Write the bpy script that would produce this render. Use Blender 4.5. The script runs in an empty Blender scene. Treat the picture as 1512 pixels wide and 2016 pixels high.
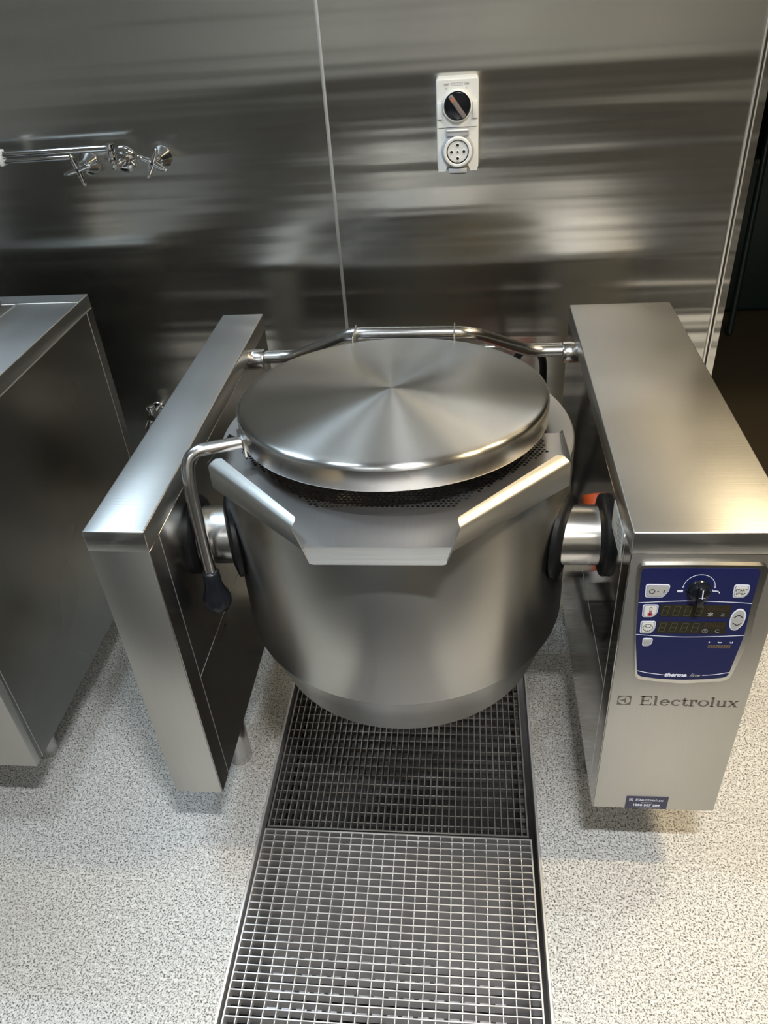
import bpy, bmesh, math, random
from mathutils import Vector, Matrix, geometry
random.seed(4)
sc = bpy.context.scene
PI = math.pi

# ------------------------------------------------------------------ camera
def rad(a): return a*PI/180
PITCH, YAW, ROLL, CAM_H, F_PX = rad(-35.68381), rad(-7.55371), rad(-4.52504), 1.63457, 1538.913
fwd = Vector((math.sin(YAW)*math.cos(PITCH), math.cos(YAW)*math.cos(PITCH), math.sin(PITCH)))
rt = Vector((math.cos(YAW), -math.sin(YAW), 0)); up = rt.cross(fwd)
r2 = math.cos(ROLL)*rt + math.sin(ROLL)*up
u2 = -math.sin(ROLL)*rt + math.cos(ROLL)*up
cam = bpy.data.cameras.new('camera'); cam_o = bpy.data.objects.new('camera', cam)
sc.collection.objects.link(cam_o)
cam_o.matrix_world = Matrix(((r2.x, u2.x, -fwd.x, 0), (r2.y, u2.y, -fwd.y, 0), (r2.z, u2.z, -fwd.z, CAM_H), (0, 0, 0, 1)))
cam.sensor_fit = 'VERTICAL'; cam.sensor_height = 24; cam.lens = 24*F_PX/2016
cam.clip_start = .02; cam.clip_end = 60
sc.camera = cam_o

# ------------------------------------------------------------------ world, exposure
w = bpy.data.worlds.new('world'); sc.world = w; w.use_nodes = True
w.node_tree.nodes['Background'].inputs[0].default_value = (.5, .55, .6, 1)
w.node_tree.nodes['Background'].inputs[1].default_value = .02
sc.view_settings.view_transform = 'Standard'; sc.view_settings.look = 'None'
sc.view_settings.gamma = 1; sc.view_settings.use_curve_mapping = False
sc.view_settings.exposure = 0.0
sc.cycles.sample_clamp_indirect = 3.0
sc.cycles.sample_clamp_direct = 0
sc.cycles.blur_glossy = .3
sc.cycles.max_bounces = 7; sc.cycles.diffuse_bounces = 3; sc.cycles.glossy_bounces = 6

# ------------------------------------------------------------------ ceiling lamps (ceiling fittings; the pair behind the camera is added)
#            x,    y,   size x, size y, watts, colour, spread
LAMPS = [
    (.24, .02, .34, .06, 46, (.93, .965, 1), 140),
    (-.80, 1.02, .34, .06, 9, (.74, .88, 1), 140),
    (1.28, .92, .34, .06, 26, (1, .80, .50), 140),
    (-1.50, 1.72, .60, .10, 19, (.64, .82, 1), 140),
    (1.40, 1.72, .60, .10, 20, (1, .80, .50), 140),
    (-.9, -1.7, 1.2, .30, 24, (.88, .95, 1), 140),  # this pair is unseen, added to brighten what the wall reflects
    (1.0, -1.7, 1.2, .30, 24, (1, .90, .74), 140),
]
CEIL = 2.75
def add_lamp(i, x, y, sx, sy, watts, col, spread):
    l = bpy.data.lights.new('lamp_light', 'AREA'); l.shape = 'RECTANGLE'; l.size = sx; l.size_y = sy
    l.energy = watts; l.color = col; l.spread = rad(spread)
    o = bpy.data.objects.new('lamp_light', l); sc.collection.objects.link(o); o.location = (x, y, CEIL-.034)
    return o

# ------------------------------------------------------------------ helpers
class MB:
    """collects shapes in world coordinates into one mesh"""
    def __init__(s): s.bm = bmesh.new()
    def box(s, x0, x1, y0, y1, z0, z1, bev=0, seg=2, M=None, only=None):
        b = bmesh.new()
        bmesh.ops.create_cube(b, size=1)
        for v in b.verts:
            v.co = Vector((x0+(v.co.x+.5)*(x1-x0), y0+(v.co.y+.5)*(y1-y0), z0+(v.co.z+.5)*(z1-z0)))
        if bev:
            bmesh.ops.bevel(b, geom=list(b.edges), offset=bev, segments=seg, affect='EDGES', profile=.5)
        return s._add(b, M)
    def _add(s, b, M=None):
        if M is not None: b.transform(M)
        me = bpy.data.meshes.new('tmp'); b.to_mesh(me); b.free(); s.bm.from_mesh(me); bpy.data.meshes.remove(me)
        return s
    def lathe(s, prof, M=None, seg=48, a0=0, a1=2*PI):
        """prof: [(r,z)] turned round z"""
        b = bmesh.new(); full = abs(a1-a0-2*PI) < 1e-6
        n = seg if full else seg+1; rings = []
        for r, z in prof:
            if r < 1e-7: rings.append([b.verts.new((0, 0, z))]*n)
            else: rings.append([b.verts.new((r*math.cos(a0+(a1-a0)*i/seg), r*math.sin(a0+(a1-a0)*i/seg), z)) for i in range(n)])
        for A, B in zip(rings, rings[1:]):
            for i in range(seg):
                j = (i+1) % n
                q = []
                for v in (A[i], A[j], B[j], B[i]):
                    if v not in q: q.append(v)
                if len(q) > 2:
                    try: b.faces.new(q)
                    except ValueError: pass
        bmesh.ops.recalc_face_normals(b, faces=b.faces)
        return s._add(b, M)
    def cyl(s, p0, p1, r0, r1=None, seg=24, bev=0):
        p0, p1 = Vector(p0), Vector(p1); r1 = r0 if r1 is None else r1; L = (p1-p0).length
        M = Matrix.Translation(p0) @ (p1-p0).to_track_quat('Z', 'Y').to_matrix().to_4x4()
        if bev: prof = [(0, 0), (r0-bev, 0), (r0-bev*.3, bev*.3), (r0, bev), (r1, L-bev), (r1-bev*.3, L-bev*.3), (r1-bev, L), (0, L)]
        else: prof = [(0, 0), (r0, 0), (r1, L), (0, L)]
        return s.lathe(prof, M, seg)
    def tube(s, pts, r, seg=16, bend=0, caps=True):
        """round tube along a polyline whose corners are rounded with radius bend"""
        P = [Vector(p) for p in pts]
        if bend:
            Q = [P[0]]
            for a, c, d in zip(P, P[1:], P[2:]):
                u, v = (a-c).normalized(), (d-c).normalized()
                t = min(bend, (a-c).length*.48, (d-c).length*.48)
                s0, s1 = c+u*t, c+v*t
                for k in range(9):
                    f = k/8; Q.append(s0*(1-f)**2 + c*2*f*(1-f) + s1*f*f)
            Q.append(P[-1]); P = Q
        b = bmesh.new(); rings = []; nrm = None
        for i, p in enumerate(P):
            t = ((P[i+1]-p) if i == 0 else (p-P[i-1]) if i == len(P)-1 else (P[i+1]-P[i-1])).normalized()
            if nrm is None: nrm = t.orthogonal().normalized()
            nrm = (nrm - t*nrm.dot(t)).normalized(); bn = t.cross(nrm)
            rr = r[i] if isinstance(r, (list, tuple)) else r
            rings.append([b.verts.new(p + rr*(nrm*math.cos(2*PI*k/seg)+bn*math.sin(2*PI*k/seg))) for k in range(seg)])
        for A, B in zip(rings, rings[1:]):
            for k in range(seg): b.faces.new((A[k], A[(k+1) % seg], B[(k+1) % seg], B[k]))
        if caps: b.faces.new(rings[0][::-1]); b.faces.new(rings[-1])
        bmesh.ops.recalc_face_normals(b, faces=b.faces)
        return s._add(b)
    def prism(s, poly, d0, d1, axis='y', bev=0):
        """2D outline extruded between two depths; axis y: (x,z) outline, z: (x,y), x: (y,z)"""
        def at(a, b_, d): return {'y': (a, d, b_), 'z': (a, b_, d), 'x': (d, a, b_)}[axis]
        b = bmesh.new()
        A = [b.verts.new(at(x, z, d0)) for x, z in poly]; B = [b.verts.new(at(x, z, d1)) for x, z in poly]
        n = len(poly); fa = b.faces.new(A[::-1]); fb = b.faces.new(B)
        for i in range(n): b.faces.new((A[i], A[(i+1) % n], B[(i+1) % n], B[i]))
        bmesh.ops.recalc_face_normals(b, faces=b.faces)
        if bev:
            bmesh.ops.bevel(b, geom=list(fa.edges), offset=bev, segments=3, affect='EDGES', profile=.5)
        return s._add(b)
    def quads(s, faces, thick=0):
        """sheet from corner lists, given thickness along its normals"""
        b = bmesh.new()
        for f in faces: b.faces.new([b.verts.new(p) for p in f])
        bmesh.ops.remove_doubles(b, verts=b.verts, dist=1e-5)
        bmesh.ops.recalc_face_normals(b, faces=b.faces)
        if thick: bmesh.ops.solidify(b, geom=list(b.faces), thickness=thick)
        return s._add(b)
    def strip(s, pts, wdt, d0, d1, axis='y'):
        """flat printed line of width wdt along 2D points"""
        for (a, b_), (c, d) in zip(pts, pts[1:]):
            L = math.hypot(c-a, d-b_) or 1; nx, nz = -(d-b_)/L*wdt/2, (c-a)/L*wdt/2
            s.prism([(a-nx, b_-nz), (c-nx, d-nz), (c+nx, d+nz), (a+nx, b_+nz)], d0, d1, axis)
        return s
    def build(s, name, mat, parent=None, smooth=40, loc=None):
        me = bpy.data.meshes.new(name)
        base = Vector(loc) if loc else Vector((0, 0, 0))
        pw = world_of(parent) if parent else Vector((0, 0, 0))
        if parent and not loc: base = pw
        s.bm.transform(Matrix.Translation(-base)); s.bm.to_mesh(me); s.bm.free()
        me.polygons.foreach_set('use_smooth', [True]*len(me.polygons))
        me.set_sharp_from_angle(angle=rad(smooth))
        me.materials.append(mat)
        o = bpy.data.objects.new(name, me); sc.collection.objects.link(o)
        o.parent = parent; o.location = base - pw
        return o
def world_of(o):
    v = Vector((0, 0, 0))
    while o: v += o.location; o = o.parent
    return v
def thing(name, label, cat, loc, group=None):
    o = bpy.data.objects.new(name, None); sc.collection.objects.link(o); o.location = loc; o.empty_display_size = .05
    return tag(o, label, cat, group)
def tag(o, label, cat, group=None):
    o['label'] = label; o['category'] = cat
    if group: o['group'] = group
    return o
def lab(o, text): o['label'] = text; return o
def struct(o): o['kind'] = 'structure'; return o
def share(src, name, parent, off):
    """another copy of a part, moved by off"""
    o = bpy.data.objects.new(name, src.data); sc.collection.objects.link(o); o.parent = parent
    o.location = src.location + Vector(off); return o
def text_mesh(name, body, size, loc, mat, parent, sx=1.0, shear=0, bold=0, align='LEFT', ext=.0002, dirs=None):
    c = bpy.data.curves.new('t', 'FONT'); c.body = body; c.size = size; c.shear = shear; c.offset = bold*size
    c.align_x = align; c.align_y = 'BOTTOM_BASELINE'; c.extrude = ext; c.resolution_u = 3
    t = bpy.data.objects.new('t', c); sc.collection.objects.link(t)
    me = bpy.data.meshes.new_from_object(t); bpy.data.objects.remove(t); bpy.data.curves.remove(c)
    me.name = name
    X, Y, N = dirs or (Vector((1, 0, 0)), Vector((0, 0, 1)), Vector((0, -1, 0)))
    base = world_of(parent)
    for v in me.vertices: v.co = Vector(loc) + X*v.co.x*sx + Y*v.co.y + N*v.co.z - base
    me.materials.append(mat)
    o = bpy.data.objects.new(name, me); sc.collection.objects.link(o); o.parent = parent
    return o

# ------------------------------------------------------------------ materials
def mat(name, col, rough=.5, metal=0, spec=.5, **k):
    m = bpy.data.materials.new(name); m.use_nodes = True; b = m.node_tree.nodes['Principled BSDF']
    b.inputs['Base Color'].default_value = (*col, 1); b.inputs['Roughness'].default_value = rough
    b.inputs['Metallic'].default_value = metal; b.inputs['Specular IOR Level'].default_value = spec
    for a, v in k.items(): b.inputs[a.replace('_', ' ')].default_value = v
    return m
def N(m, t, **k):
    n = m.node_tree.nodes.new(t)
    for a, v in k.items(): setattr(n, a, v)
    return n
def L(m, a, b): m.node_tree.links.new(a, b)
def noise(m, scale, vec_scale=(1, 1, 1), detail=2, rough=.5, rot=(0, 0, 0), coord='Object'):
    tc = N(m, 'ShaderNodeTexCoord'); mp = N(m, 'ShaderNodeMapping'); n = N(m, 'ShaderNodeTexNoise')
    mp.inputs['Scale'].default_value = vec_scale; mp.inputs['Rotation'].default_value = rot
    n.inputs['Scale'].default_value = scale; n.inputs['Detail'].default_value = detail; n.inputs['Roughness'].default_value = rough
    L(m, tc.outputs[coord], mp.inputs[0]); L(m, mp.outputs[0], n.inputs['Vector'])
    return n.outputs['Fac']
def mrange(m, v, a, b, c, d):
    n = N(m, 'ShaderNodeMapRange'); L(m, v, n.inputs[0])
    for i, x in enumerate((a, b, c, d)): n.inputs[i+1].default_value = x
    return n.outputs[0]
def mix(m, fac, a, b, blend='MIX'):
    n = N(m, 'ShaderNodeMix', data_type='RGBA', blend_type=blend)
    for i, x in ((0, fac), (6, a), (7, b)):
        if isinstance(x, (int, float)): n.inputs[i].default_value = x
        elif isinstance(x, tuple): n.inputs[i].default_value = (*x, 1)
        else: L(m, x, n.inputs[i])
    return n.outputs[2]
def bump(m, h, strength, dist, nrm=None):
    n = N(m, 'ShaderNodeBump'); n.inputs['Strength'].default_value = strength; n.inputs['Distance'].default_value = dist
    L(m, h, n.inputs['Height'])
    if nrm: L(m, nrm, n.inputs['Normal'])
    return n.outputs[0]
def steel(name, col=(.60, .59, .565), rough=.26, aniso=.6, tang=None, grain=None, gbump=.12, waves=None, blotch=.10, var=.06):
    """brushed stainless; tang = direction the gloss is drawn out along, grain = noise scales of the brushing"""
    m = mat(name, col, rough, 1); b = m.node_tree.nodes['Principled BSDF']
    grain = grain or (8, 300, 300)
    g = noise(m, 1, grain, 2)
    bl = noise(m, 2.3, (1, 1, 1), 2, .5)
    r = mrange(m, bl, .3, .7, rough-var, rough+var); L(m, r, b.inputs['Roughness'])
    c = mix(m, mrange(m, bl, .3, .75, 0, 1), col, tuple(x*(1-blotch) for x in col))
    L(m, mix(m, mrange(m, g, .3, .7, 0, .4), c, tuple(x*.90 for x in col)), b.inputs['Base Color'])
    nb = bump(m, g, gbump, .0004)
    if waves:
        for sc_, vs, d in waves: nb = bump(m, noise(m, sc_, vs, 1, .4), 1, d, nb)
    L(m, nb, b.inputs['Normal'])
    b.inputs['Anisotropic'].default_value = aniso
    if tang == 'RADIAL':
        t = N(m, 'ShaderNodeTangent', direction_type='RADIAL', axis='Z'); L(m, t.outputs[0], b.inputs['Tangent'])
        b.inputs['Anisotropic Rotation'].default_value = .25
    elif tang:
        t = N(m, 'ShaderNodeCombineXYZ')
        for i in range(3): t.inputs[i].default_value = tang[i]
        L(m, t.outputs[0], b.inputs['Tangent'])
    return m

X_, Y_, Z_ = (1, 0, 0), (0, 1, 0), (0, 0, 1)
M_wall = steel('wall_sheet_steel', (.62, .605, .57), .20, .86, X_, (260, 200, 3), .05,
               waves=[(1, (.45, 1, 3.0), .020), (1, (.35, 1, 9), .0060), (1, (.5, 1, 24), .0016)], blotch=.08, var=.03)
M_top = steel('top_sheet_steel', (.56, .55, .525), .33, .45, Y_, (6, 240, 240), .25)
M_front = steel('front_sheet_steel', (.56, .545, .51), .38, .5, Z_, (220, 220, 7), .15)
M_side = steel('side_sheet_steel', (.45, .44, .42), .24, .4, Z_, (200, 7, 200), .12)
M_mirror = steel('bright_sheet_steel', (.50, .48, .45), .10, .2, Z_, (200, 7, 200), .03, waves=[(1, (3, 3, 3), .002)], var=.02)
M_body = steel('vessel_steel', (.50, .49, .46), .34, .70, Z_, (5, 5, 300), .12)
M_lid = steel('spun_lid_steel', (.68, .67, .64), .235, .93, 'RADIAL', (30, 30, 30), .0, var=.03)
M_rim = steel('lid_rim_steel', (.62, .60, .57), .24, .55, Z_, (5, 5, 200), .1)
M_tray = steel('tray_steel', (.52, .505, .49), .34, .3, Y_, (200, 10, 200), .15, blotch=.25)
M_tube = steel('tube_steel', (.64, .63, .61), .22, .5, Z_, (200, 200, 200), .08)
M_trun = steel('trunnion_steel', (.66, .64, .61), .20, .6, Z_, (8, 200, 200), .1)
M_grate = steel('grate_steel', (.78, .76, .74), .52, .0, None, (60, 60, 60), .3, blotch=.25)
M_grate_dark = steel('dark_grate_steel', (.38, .36, .33), .50, .0, None, (60, 60, 60), .4, blotch=.4)  # darker than the near grate's steel
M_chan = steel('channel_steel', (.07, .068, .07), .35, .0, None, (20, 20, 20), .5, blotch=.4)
M_cab = steel('cabinet_steel', (.33, .32, .295), .26, .5, Z_, (200, 200, 6), .12, blotch=.2)
M_chrome = mat('chrome', (.80, .80, .80), .06, 1)
M_edge = mat('trim_strip_steel', (.85, .85, .83), .42, 1)
M_black = mat('black_rubber', (.007, .007, .0075), .42, 0, .25)
M_knob = mat('black_grip_plastic', (.010, .011, .014), .28, 0, .35)
M_dark = mat('dark_gap', (.01, .01, .01), .8)
M_white = mat('white_plastic', (.80, .80, .77), .35)
M_grey = mat('grey_clear_plastic', (.42, .43, .45), .2)
M_swk = mat('dark_switch_plastic', (.008, .009, .012), .22, 0, .3)
M_swbar = mat('switch_bar_plastic', (.20, .17, .16), .3)
M_brownink = mat('orange_ink', (.45, .16, .08), .5)
M_blue = mat('blue_panel_film', (.011, .014, .072), .45, 0, .2)
M_ink = mat('white_ink', (.75, .76, .85), .5)
M_btn = mat('button_film_grey', (.42, .41, .38), .4)
M_btnw = mat('button_film_white', (.70, .68, .63), .4)
M_btnrim = mat('button_rim_grey', (.33, .33, .38), .35)
M_inkk = mat('black_ink', (.015, .015, .015), .5)
M_red = mat('red_ink', (.45, .03, .04), .5)
M_disp = mat('smoked_display_window', (.030, .026, .016), .12)
M_seg = mat('unlit_segments', (.080, .070, .045), .3)
M_segr = mat('unlit_red_segments', (.075, .035, .025), .3)
M_ledbar = mat('unlit_bar_segments', (.11, .075, .04), .4)
M_bezel = steel('bezel_steel', (.62, .60, .56), .24, 0, None, (90, 90, 90), .1)
M_etch = mat('etched_lettering', (.17, .15, .125), .5, .6)
M_sticker = mat('navy_sticker', (.012, .014, .055), .3)
M_paper = mat('paper_label', (.55, .56, .55), .5)
M_pgrey = mat('label_print', (.16, .16, .16), .6)
M_orange = mat('orange_plastic', (.85, .13, .025), .35)
M_ceil = mat('ceiling_paint', (.44, .43, .41), .8)
M_floor_shade = mat('shaded_floor_brown', (.035, .027, .016), .5)  # shade beyond the doorway, painted as a dark floor colour
M_wallp = mat('grey_wall_paint', (.45, .45, .43), .6)
M_void = mat('unlit_room_black', (.008, .010, .011), .6)  # lack of light in the far room put into the colour
M_bin = mat('dark_green_plastic', (.006, .016, .016), .4)

def floor_mat():
    m = mat('speckled_safety_floor', (.5, .5, .5), .55, 0, .35); b = m.node_tree.nodes['Principled BSDF']
    n1 = noise(m, 260, detail=2, rough=.7); n2 = noise(m, 120, detail=2, rough=.6)
    big = noise(m, 2.2, detail=4, rough=.6)
    base = mix(m, mrange(m, n1, .38, .53, 0, 1), (.06, .058, .053), (.52, .51, .485))
    base = mix(m, mrange(m, n2, .52, .66, 0, .7), base, (.66, .65, .62))
    base = mix(m, mrange(m, big, .50, .72, 0, .28), base, (.25, .235, .21))
    # brown grime plus painted kettle shade, beside the rear half of the drain
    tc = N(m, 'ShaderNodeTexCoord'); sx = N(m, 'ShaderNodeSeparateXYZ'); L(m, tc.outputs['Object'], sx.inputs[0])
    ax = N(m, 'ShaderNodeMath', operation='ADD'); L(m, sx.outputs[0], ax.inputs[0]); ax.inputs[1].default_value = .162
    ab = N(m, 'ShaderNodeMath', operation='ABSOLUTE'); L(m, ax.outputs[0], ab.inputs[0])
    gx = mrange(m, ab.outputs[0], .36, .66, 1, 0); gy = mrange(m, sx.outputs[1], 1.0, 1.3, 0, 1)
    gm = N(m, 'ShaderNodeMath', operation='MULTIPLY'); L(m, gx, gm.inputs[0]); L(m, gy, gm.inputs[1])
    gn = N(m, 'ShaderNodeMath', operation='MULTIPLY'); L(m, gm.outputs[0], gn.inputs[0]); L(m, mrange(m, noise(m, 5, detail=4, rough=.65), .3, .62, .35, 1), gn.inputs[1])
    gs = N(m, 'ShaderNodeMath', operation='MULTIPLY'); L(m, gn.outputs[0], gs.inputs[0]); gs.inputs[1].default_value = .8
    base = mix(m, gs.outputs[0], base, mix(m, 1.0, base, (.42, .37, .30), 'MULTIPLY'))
    L(m, base, b.inputs['Base Color'])
    L(m, bump(m, n1, .25, .001), b.inputs['Normal'])
    return m
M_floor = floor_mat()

# ------------------------------------------------------------------ the setting
WY = 2.10
DX0, DX1 = -.4765, .1520          # inner faces of the drain channel rims
f = MB()
f.box(-3, DX0-.006, -2.6, 7, -.1, 0); f.box(DX1+.006, 4.2, -2.6, 7, -.1, 0)
f.box(DX0-.006, DX1+.006, 1.80, 7, -.1, 0); f.box(DX0-.006, DX1+.006, -2.6, -.30, -.1, 0)
f.box(-3, 4.2, -2.6, 7, -.16, -.1)
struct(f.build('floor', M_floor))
struct(MB().box(.70, 4.2, 2.225, 7, .0003, .004, .001, 1).build('floor', M_floor_shade))  # dark slab over the floor, standing in for shade
struct(MB().box(-3, 4.2, -2.6, 7, CEIL, CEIL+.1).build('ceiling', M_ceil))
struct(MB().box(-3, 4.2, -2.7, -2.6, 0, CEIL).build('wall_front', M_wallp))
struct(MB().box(-3.1, -3, -2.7, 2.3, 0, CEIL).build('wall_left', M_wallp))
struct(MB().box(4.2, 4.3, -2.7, 7, 0, CEIL).build('wall_right', M_void))
struct(MB().box(-3, 4.2, 7, 7.1, 0, CEIL).build('wall_far', M_void))
struct(MB().box(.80, 4.2, WY+.01, WY+.11, 1.95, CEIL).build('added_header', M_wallp))  # unseen header over the doorway, added to block lamp light

back = struct(MB().box(-3, .690, WY, WY+.12, 0, CEIL).build('wall_back', M_edge))
def panel(x0, x1): return MB().box(x0, x1, WY-.0035, WY, .01, CEIL-.01, .0006, 1).build('panel', M_wall, back)
panel(-2.6, -.3445); panel(-.3395, .6585); panel(.6715, .6895)
MB().box(-.3463, -.3377, WY-.0060, WY-.003, .01, CEIL-.01, .0007).build('cover_strip', M_edge, back)
MB().box(.6562, .6615, WY-.0085, WY, .62, CEIL-.01, .001).build('cover_strip', M_edge, back)
MB().box(.6615, .6680, WY-.0050, WY, .02, CEIL-.01).build('cover_strip', M_dark, back)
MB().box(.6670, .6710, WY-.0070, WY, .02, CEIL-.01, .001).build('cover_strip', M_edge, back)

# drain channel in the floor
ch = MB()
rim = MB().box(DX0-.006, DX0, -.30, 1.80, -.0990, .0015, .0008, 1).build('drain_rim', M_grate)
rim2 = MB().box(DX1, DX1+.006, -.30, 1.80, -.0990, .0015, .0008, 1).build('drain_rim', M_grate)
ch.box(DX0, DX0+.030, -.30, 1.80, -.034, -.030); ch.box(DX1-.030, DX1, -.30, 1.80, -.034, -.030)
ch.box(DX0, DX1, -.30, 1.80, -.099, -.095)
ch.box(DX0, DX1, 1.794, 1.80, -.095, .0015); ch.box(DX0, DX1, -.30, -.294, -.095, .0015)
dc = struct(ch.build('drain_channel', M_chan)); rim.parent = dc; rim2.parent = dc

def grate(loc, label, x0, x1, y0, y1, along, m, pitch_b, pitch_c):
    g = thing('drain_grate', label, 'grate', loc)
    fr = MB(); t = .004; zt, zb = -.0015, -.0295
    fr.box(x0, x1, y0, y0+t, zb, zt, .0006, 1); fr.box(x0, x1, y1-t, y1, zb, zt, .0006, 1)
    fr.box(x0, x0+t, y0+t, y1-t, zb, zt, .0006, 1); fr.box(x1-t, x1, y0+t, y1-t, zb, zt, .0006, 1)
    fr.build('border', m, g)
    bar = rod = None
    if along == 'x':
        n = round((y1-y0)/pitch_b); k = (y1-y0)/n
        for i in range(1, n):
            y = y1-k*i
            if bar is None: bar = MB().box(x0+t, x1-t, y-.0014, y+.0014, -.0285, zt, .0005, 1).build('bar', m, g); yb = y
            else: share(bar, 'bar', g, (0, y-yb, 0))
        n = round((x1-x0)/pitch_c); k = (x1-x0)/n
        for i in range(1, n):
            x = x0+k*i
            if rod is None: rod = MB().box(x-.0013, x+.0013, y0+t, y1-t, -.020, -.0055, .0005, 1).build('cross_rod', m, g); xb = x
            else: share(rod, 'cross_rod', g, (x-xb, 0, 0))
    else:
        n = round((x1-x0)/pitch_b); k = (x1-x0)/n
        for i in range(1, n):
            x = x0+k*i
            if bar is None: bar = MB().box(x-.0014, x+.0014, y0+t, y1-t, -.0285, zt, .0005, 1).build('bar', m, g); xb = x
            else: share(bar, 'bar', g, (x-xb, 0, 0))
        n = round((y1-y0)/pitch_c); k = (y1-y0)/n
        for i in range(1, n):
            y = y0+k*i
            if rod is None: rod = MB().box(x0+t, x1-t, y-.0013, y+.0013, -.024, -.0110, .0005, 1).build('cross_rod', m, g); yb = y
            else: share(rod, 'cross_rod', g, (0, y-yb, 0))
    return g
grate((-.16, .4, -.03), 'bright stainless drain grate with crosswise bars in front of the kettle', -.4700, .1410, .00, 1.0080, 'x', M_grate, .0157, .0252)
grate((-.16, 1.4, -.03), 'darker stainless drain grate with lengthwise bars beneath the kettle', -.4660, .1350, 1.0120, 1.7900, 'y', M_grate_dark, .0150, .0258)
squares = MB()                                                       # the grate's reflection, modelled as bright squares under the near grate
for i in range(16):
    for j in range(26):
        x = -.405+.0305*i; y = .12+.033*j
        if x < .09: squares.box(x, x+.021, y, y+.022, -.0800, -.0785)
b = squares.build('reflection_squares', steel('reflection_square_steel', (.42, .41, .42), .35, 0, None, (40, 40, 40)))
tag(b, 'bright squares modelled as the reflection of the drain grate', 'strainer'); b['kind'] = 'stuff'

# ------------------------------------------------------------------ ceiling lamps
for i, (x, y, sx, sy, wt, col, sp) in enumerate(LAMPS):
    t = thing('ceiling_light', ['slim neutral ceiling light above the drain', 'slim cool ceiling light above the narrow column', 'slim warm ceiling light near the doorway', 'long cool white ceiling light along the stove side', 'long warm white ceiling light on the doorway side',
        'unseen cool lamp added behind the camera for the wall reflection', 'unseen warm lamp added behind the camera for the wall reflection'][i], 'light', (x, y, CEIL-.03))
    MB().box(x-sx/2-.03, x+sx/2+.03, y-sy/2-.03, y+sy/2+.03, CEIL-.025, CEIL).build('housing', M_white, t)
    me = mat('diffuser_%d' % i, (.8, .8, .8), .5); pb = me.node_tree.nodes['Principled BSDF']
    pb.inputs['Emission Color'].default_value = (*col, 1); pb.inputs['Emission Strength'].default_value = 1.0
    MB().box(x-sx/2, x+sx/2, y-sy/2, y+sy/2, CEIL-.032, CEIL-.025).build('diffuser', me, t)
    lo = add_lamp(i, x, y, sx, sy, wt, col, sp); lo.parent = t; lo.location = Vector((x, y, CEIL-.034))-t.location

# ------------------------------------------------------------------ the tilting kettle
KX, KY, R = -.1365, 1.280, .331
K = thing('tilting_kettle', 'large stainless tilting kettle with round lid between two floor columns', 'kettle', (KX, KY, 0))
Y0, Y1 = .961, 1.877
XL0, XL1, XR0, XR1 = -.6235, -.5201, .2490, .4852
ZB, ZC, ZT = .200, .858, .900
def column(name, x0, x1, inner, m_in, label):
    b = MB(); e = .0022
    xi0, xi1 = (x0, x1-e) if inner > 0 else (x0+e, x1)
    b.box(xi0, xi1, Y0+.0005, Y1, ZB, ZC-.0008, .0010)
    col = b.build(name, M_front, K); lab(col, label)
    MB().box(x0-.0010, x1+.0010, Y0-.0012, Y1+.001, ZC+.0004, ZT, .0026, 3).build('top_cap', M_top, col)
    xa, xb = (x1-e, x1) if inner > 0 else (x0, x0+e)
    g = .0010
    MB().box(xa, xb, Y0+.0008, 1.010-g, ZB+.0006, ZC-.001, .0007, 1).build('side_panel', m_in, col)
    MB().box(xa, xb, 1.010+g, Y1-.001, .505+g, ZC-.001, .0007, 1).build('side_panel', m_in, col)
    MB().box(xa, xb, 1.010+g, Y1-.001, ZB+.0006, .505-g, .0007, 1).build('side_panel', m_in, col)
    js = MB(); ja, jb = (xb-.0012, xb+.0005) if inner > 0 else (xa-.0005, xa+.0012)
    MB().box(ja, jb, 1.0096, 1.0104, ZB+.001, ZC-.001).build('joint_strip', M_edge, col)
    MB().box(ja, jb, 1.0105, Y1-.002, .5046, .5054).build('joint_strip', M_edge, col)
    s = 1 if inner > 0 else -1
    xf = x1 if inner > 0 else x0
    MB().cyl((xf-s*.001, 1.181, .480), (xf+s*.0010, 1.181, .480), .0045, .004, 12).build('screw', M_dark, col)
    for y in (1.200, 1.700):
        for x in ([(x0+x1)/2] if x1-x0 < .15 else [x0+.055, x1-.055]):
            MB().cyl((x, y, .004), (x, y, ZB), .0285, .0285, 28, .002).cyl((x, y, 0), (x, y, .005), .026, .026, 28).build('foot', M_tube, col)
    return col
CL = column('support_column', XL0, XL1, 1, M_side, 'narrow plain column')
CR = column('control_column', XR0, XR1, -1, M_mirror, 'wide column with the blue control panel')

# vessel jacket
v = MB()
v.lathe([(.322, .8985), (.329, .8975), (R, .894), (R, .5105), (.3302, .5080), (.3280, .5065), (.3240, .5062)], Matrix.Translation((KX, KY, 0)), 128)
ves = v.build('vessel', M_body, K, loc=(KX, KY, 0))
v = MB()
v.lathe([(.3255, .5070), (.2895, .390), (.286, .387), (.280, .388), (.24, .386), (0, .380)], Matrix.Translation((KX, KY, 0)), 128)
v.build('bottom_skirt', M_body, ves)
v = MB()
v.lathe([(.3265, .8985), (.3265, .9002), (.285, .9000), (.280, .897), (.278, .880), (.276, .60), (.20, .52), (0, .50)], Matrix.Translation((KX, KY, 0)), 96)
v.build('rim_plate', M_tray, ves)

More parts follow.
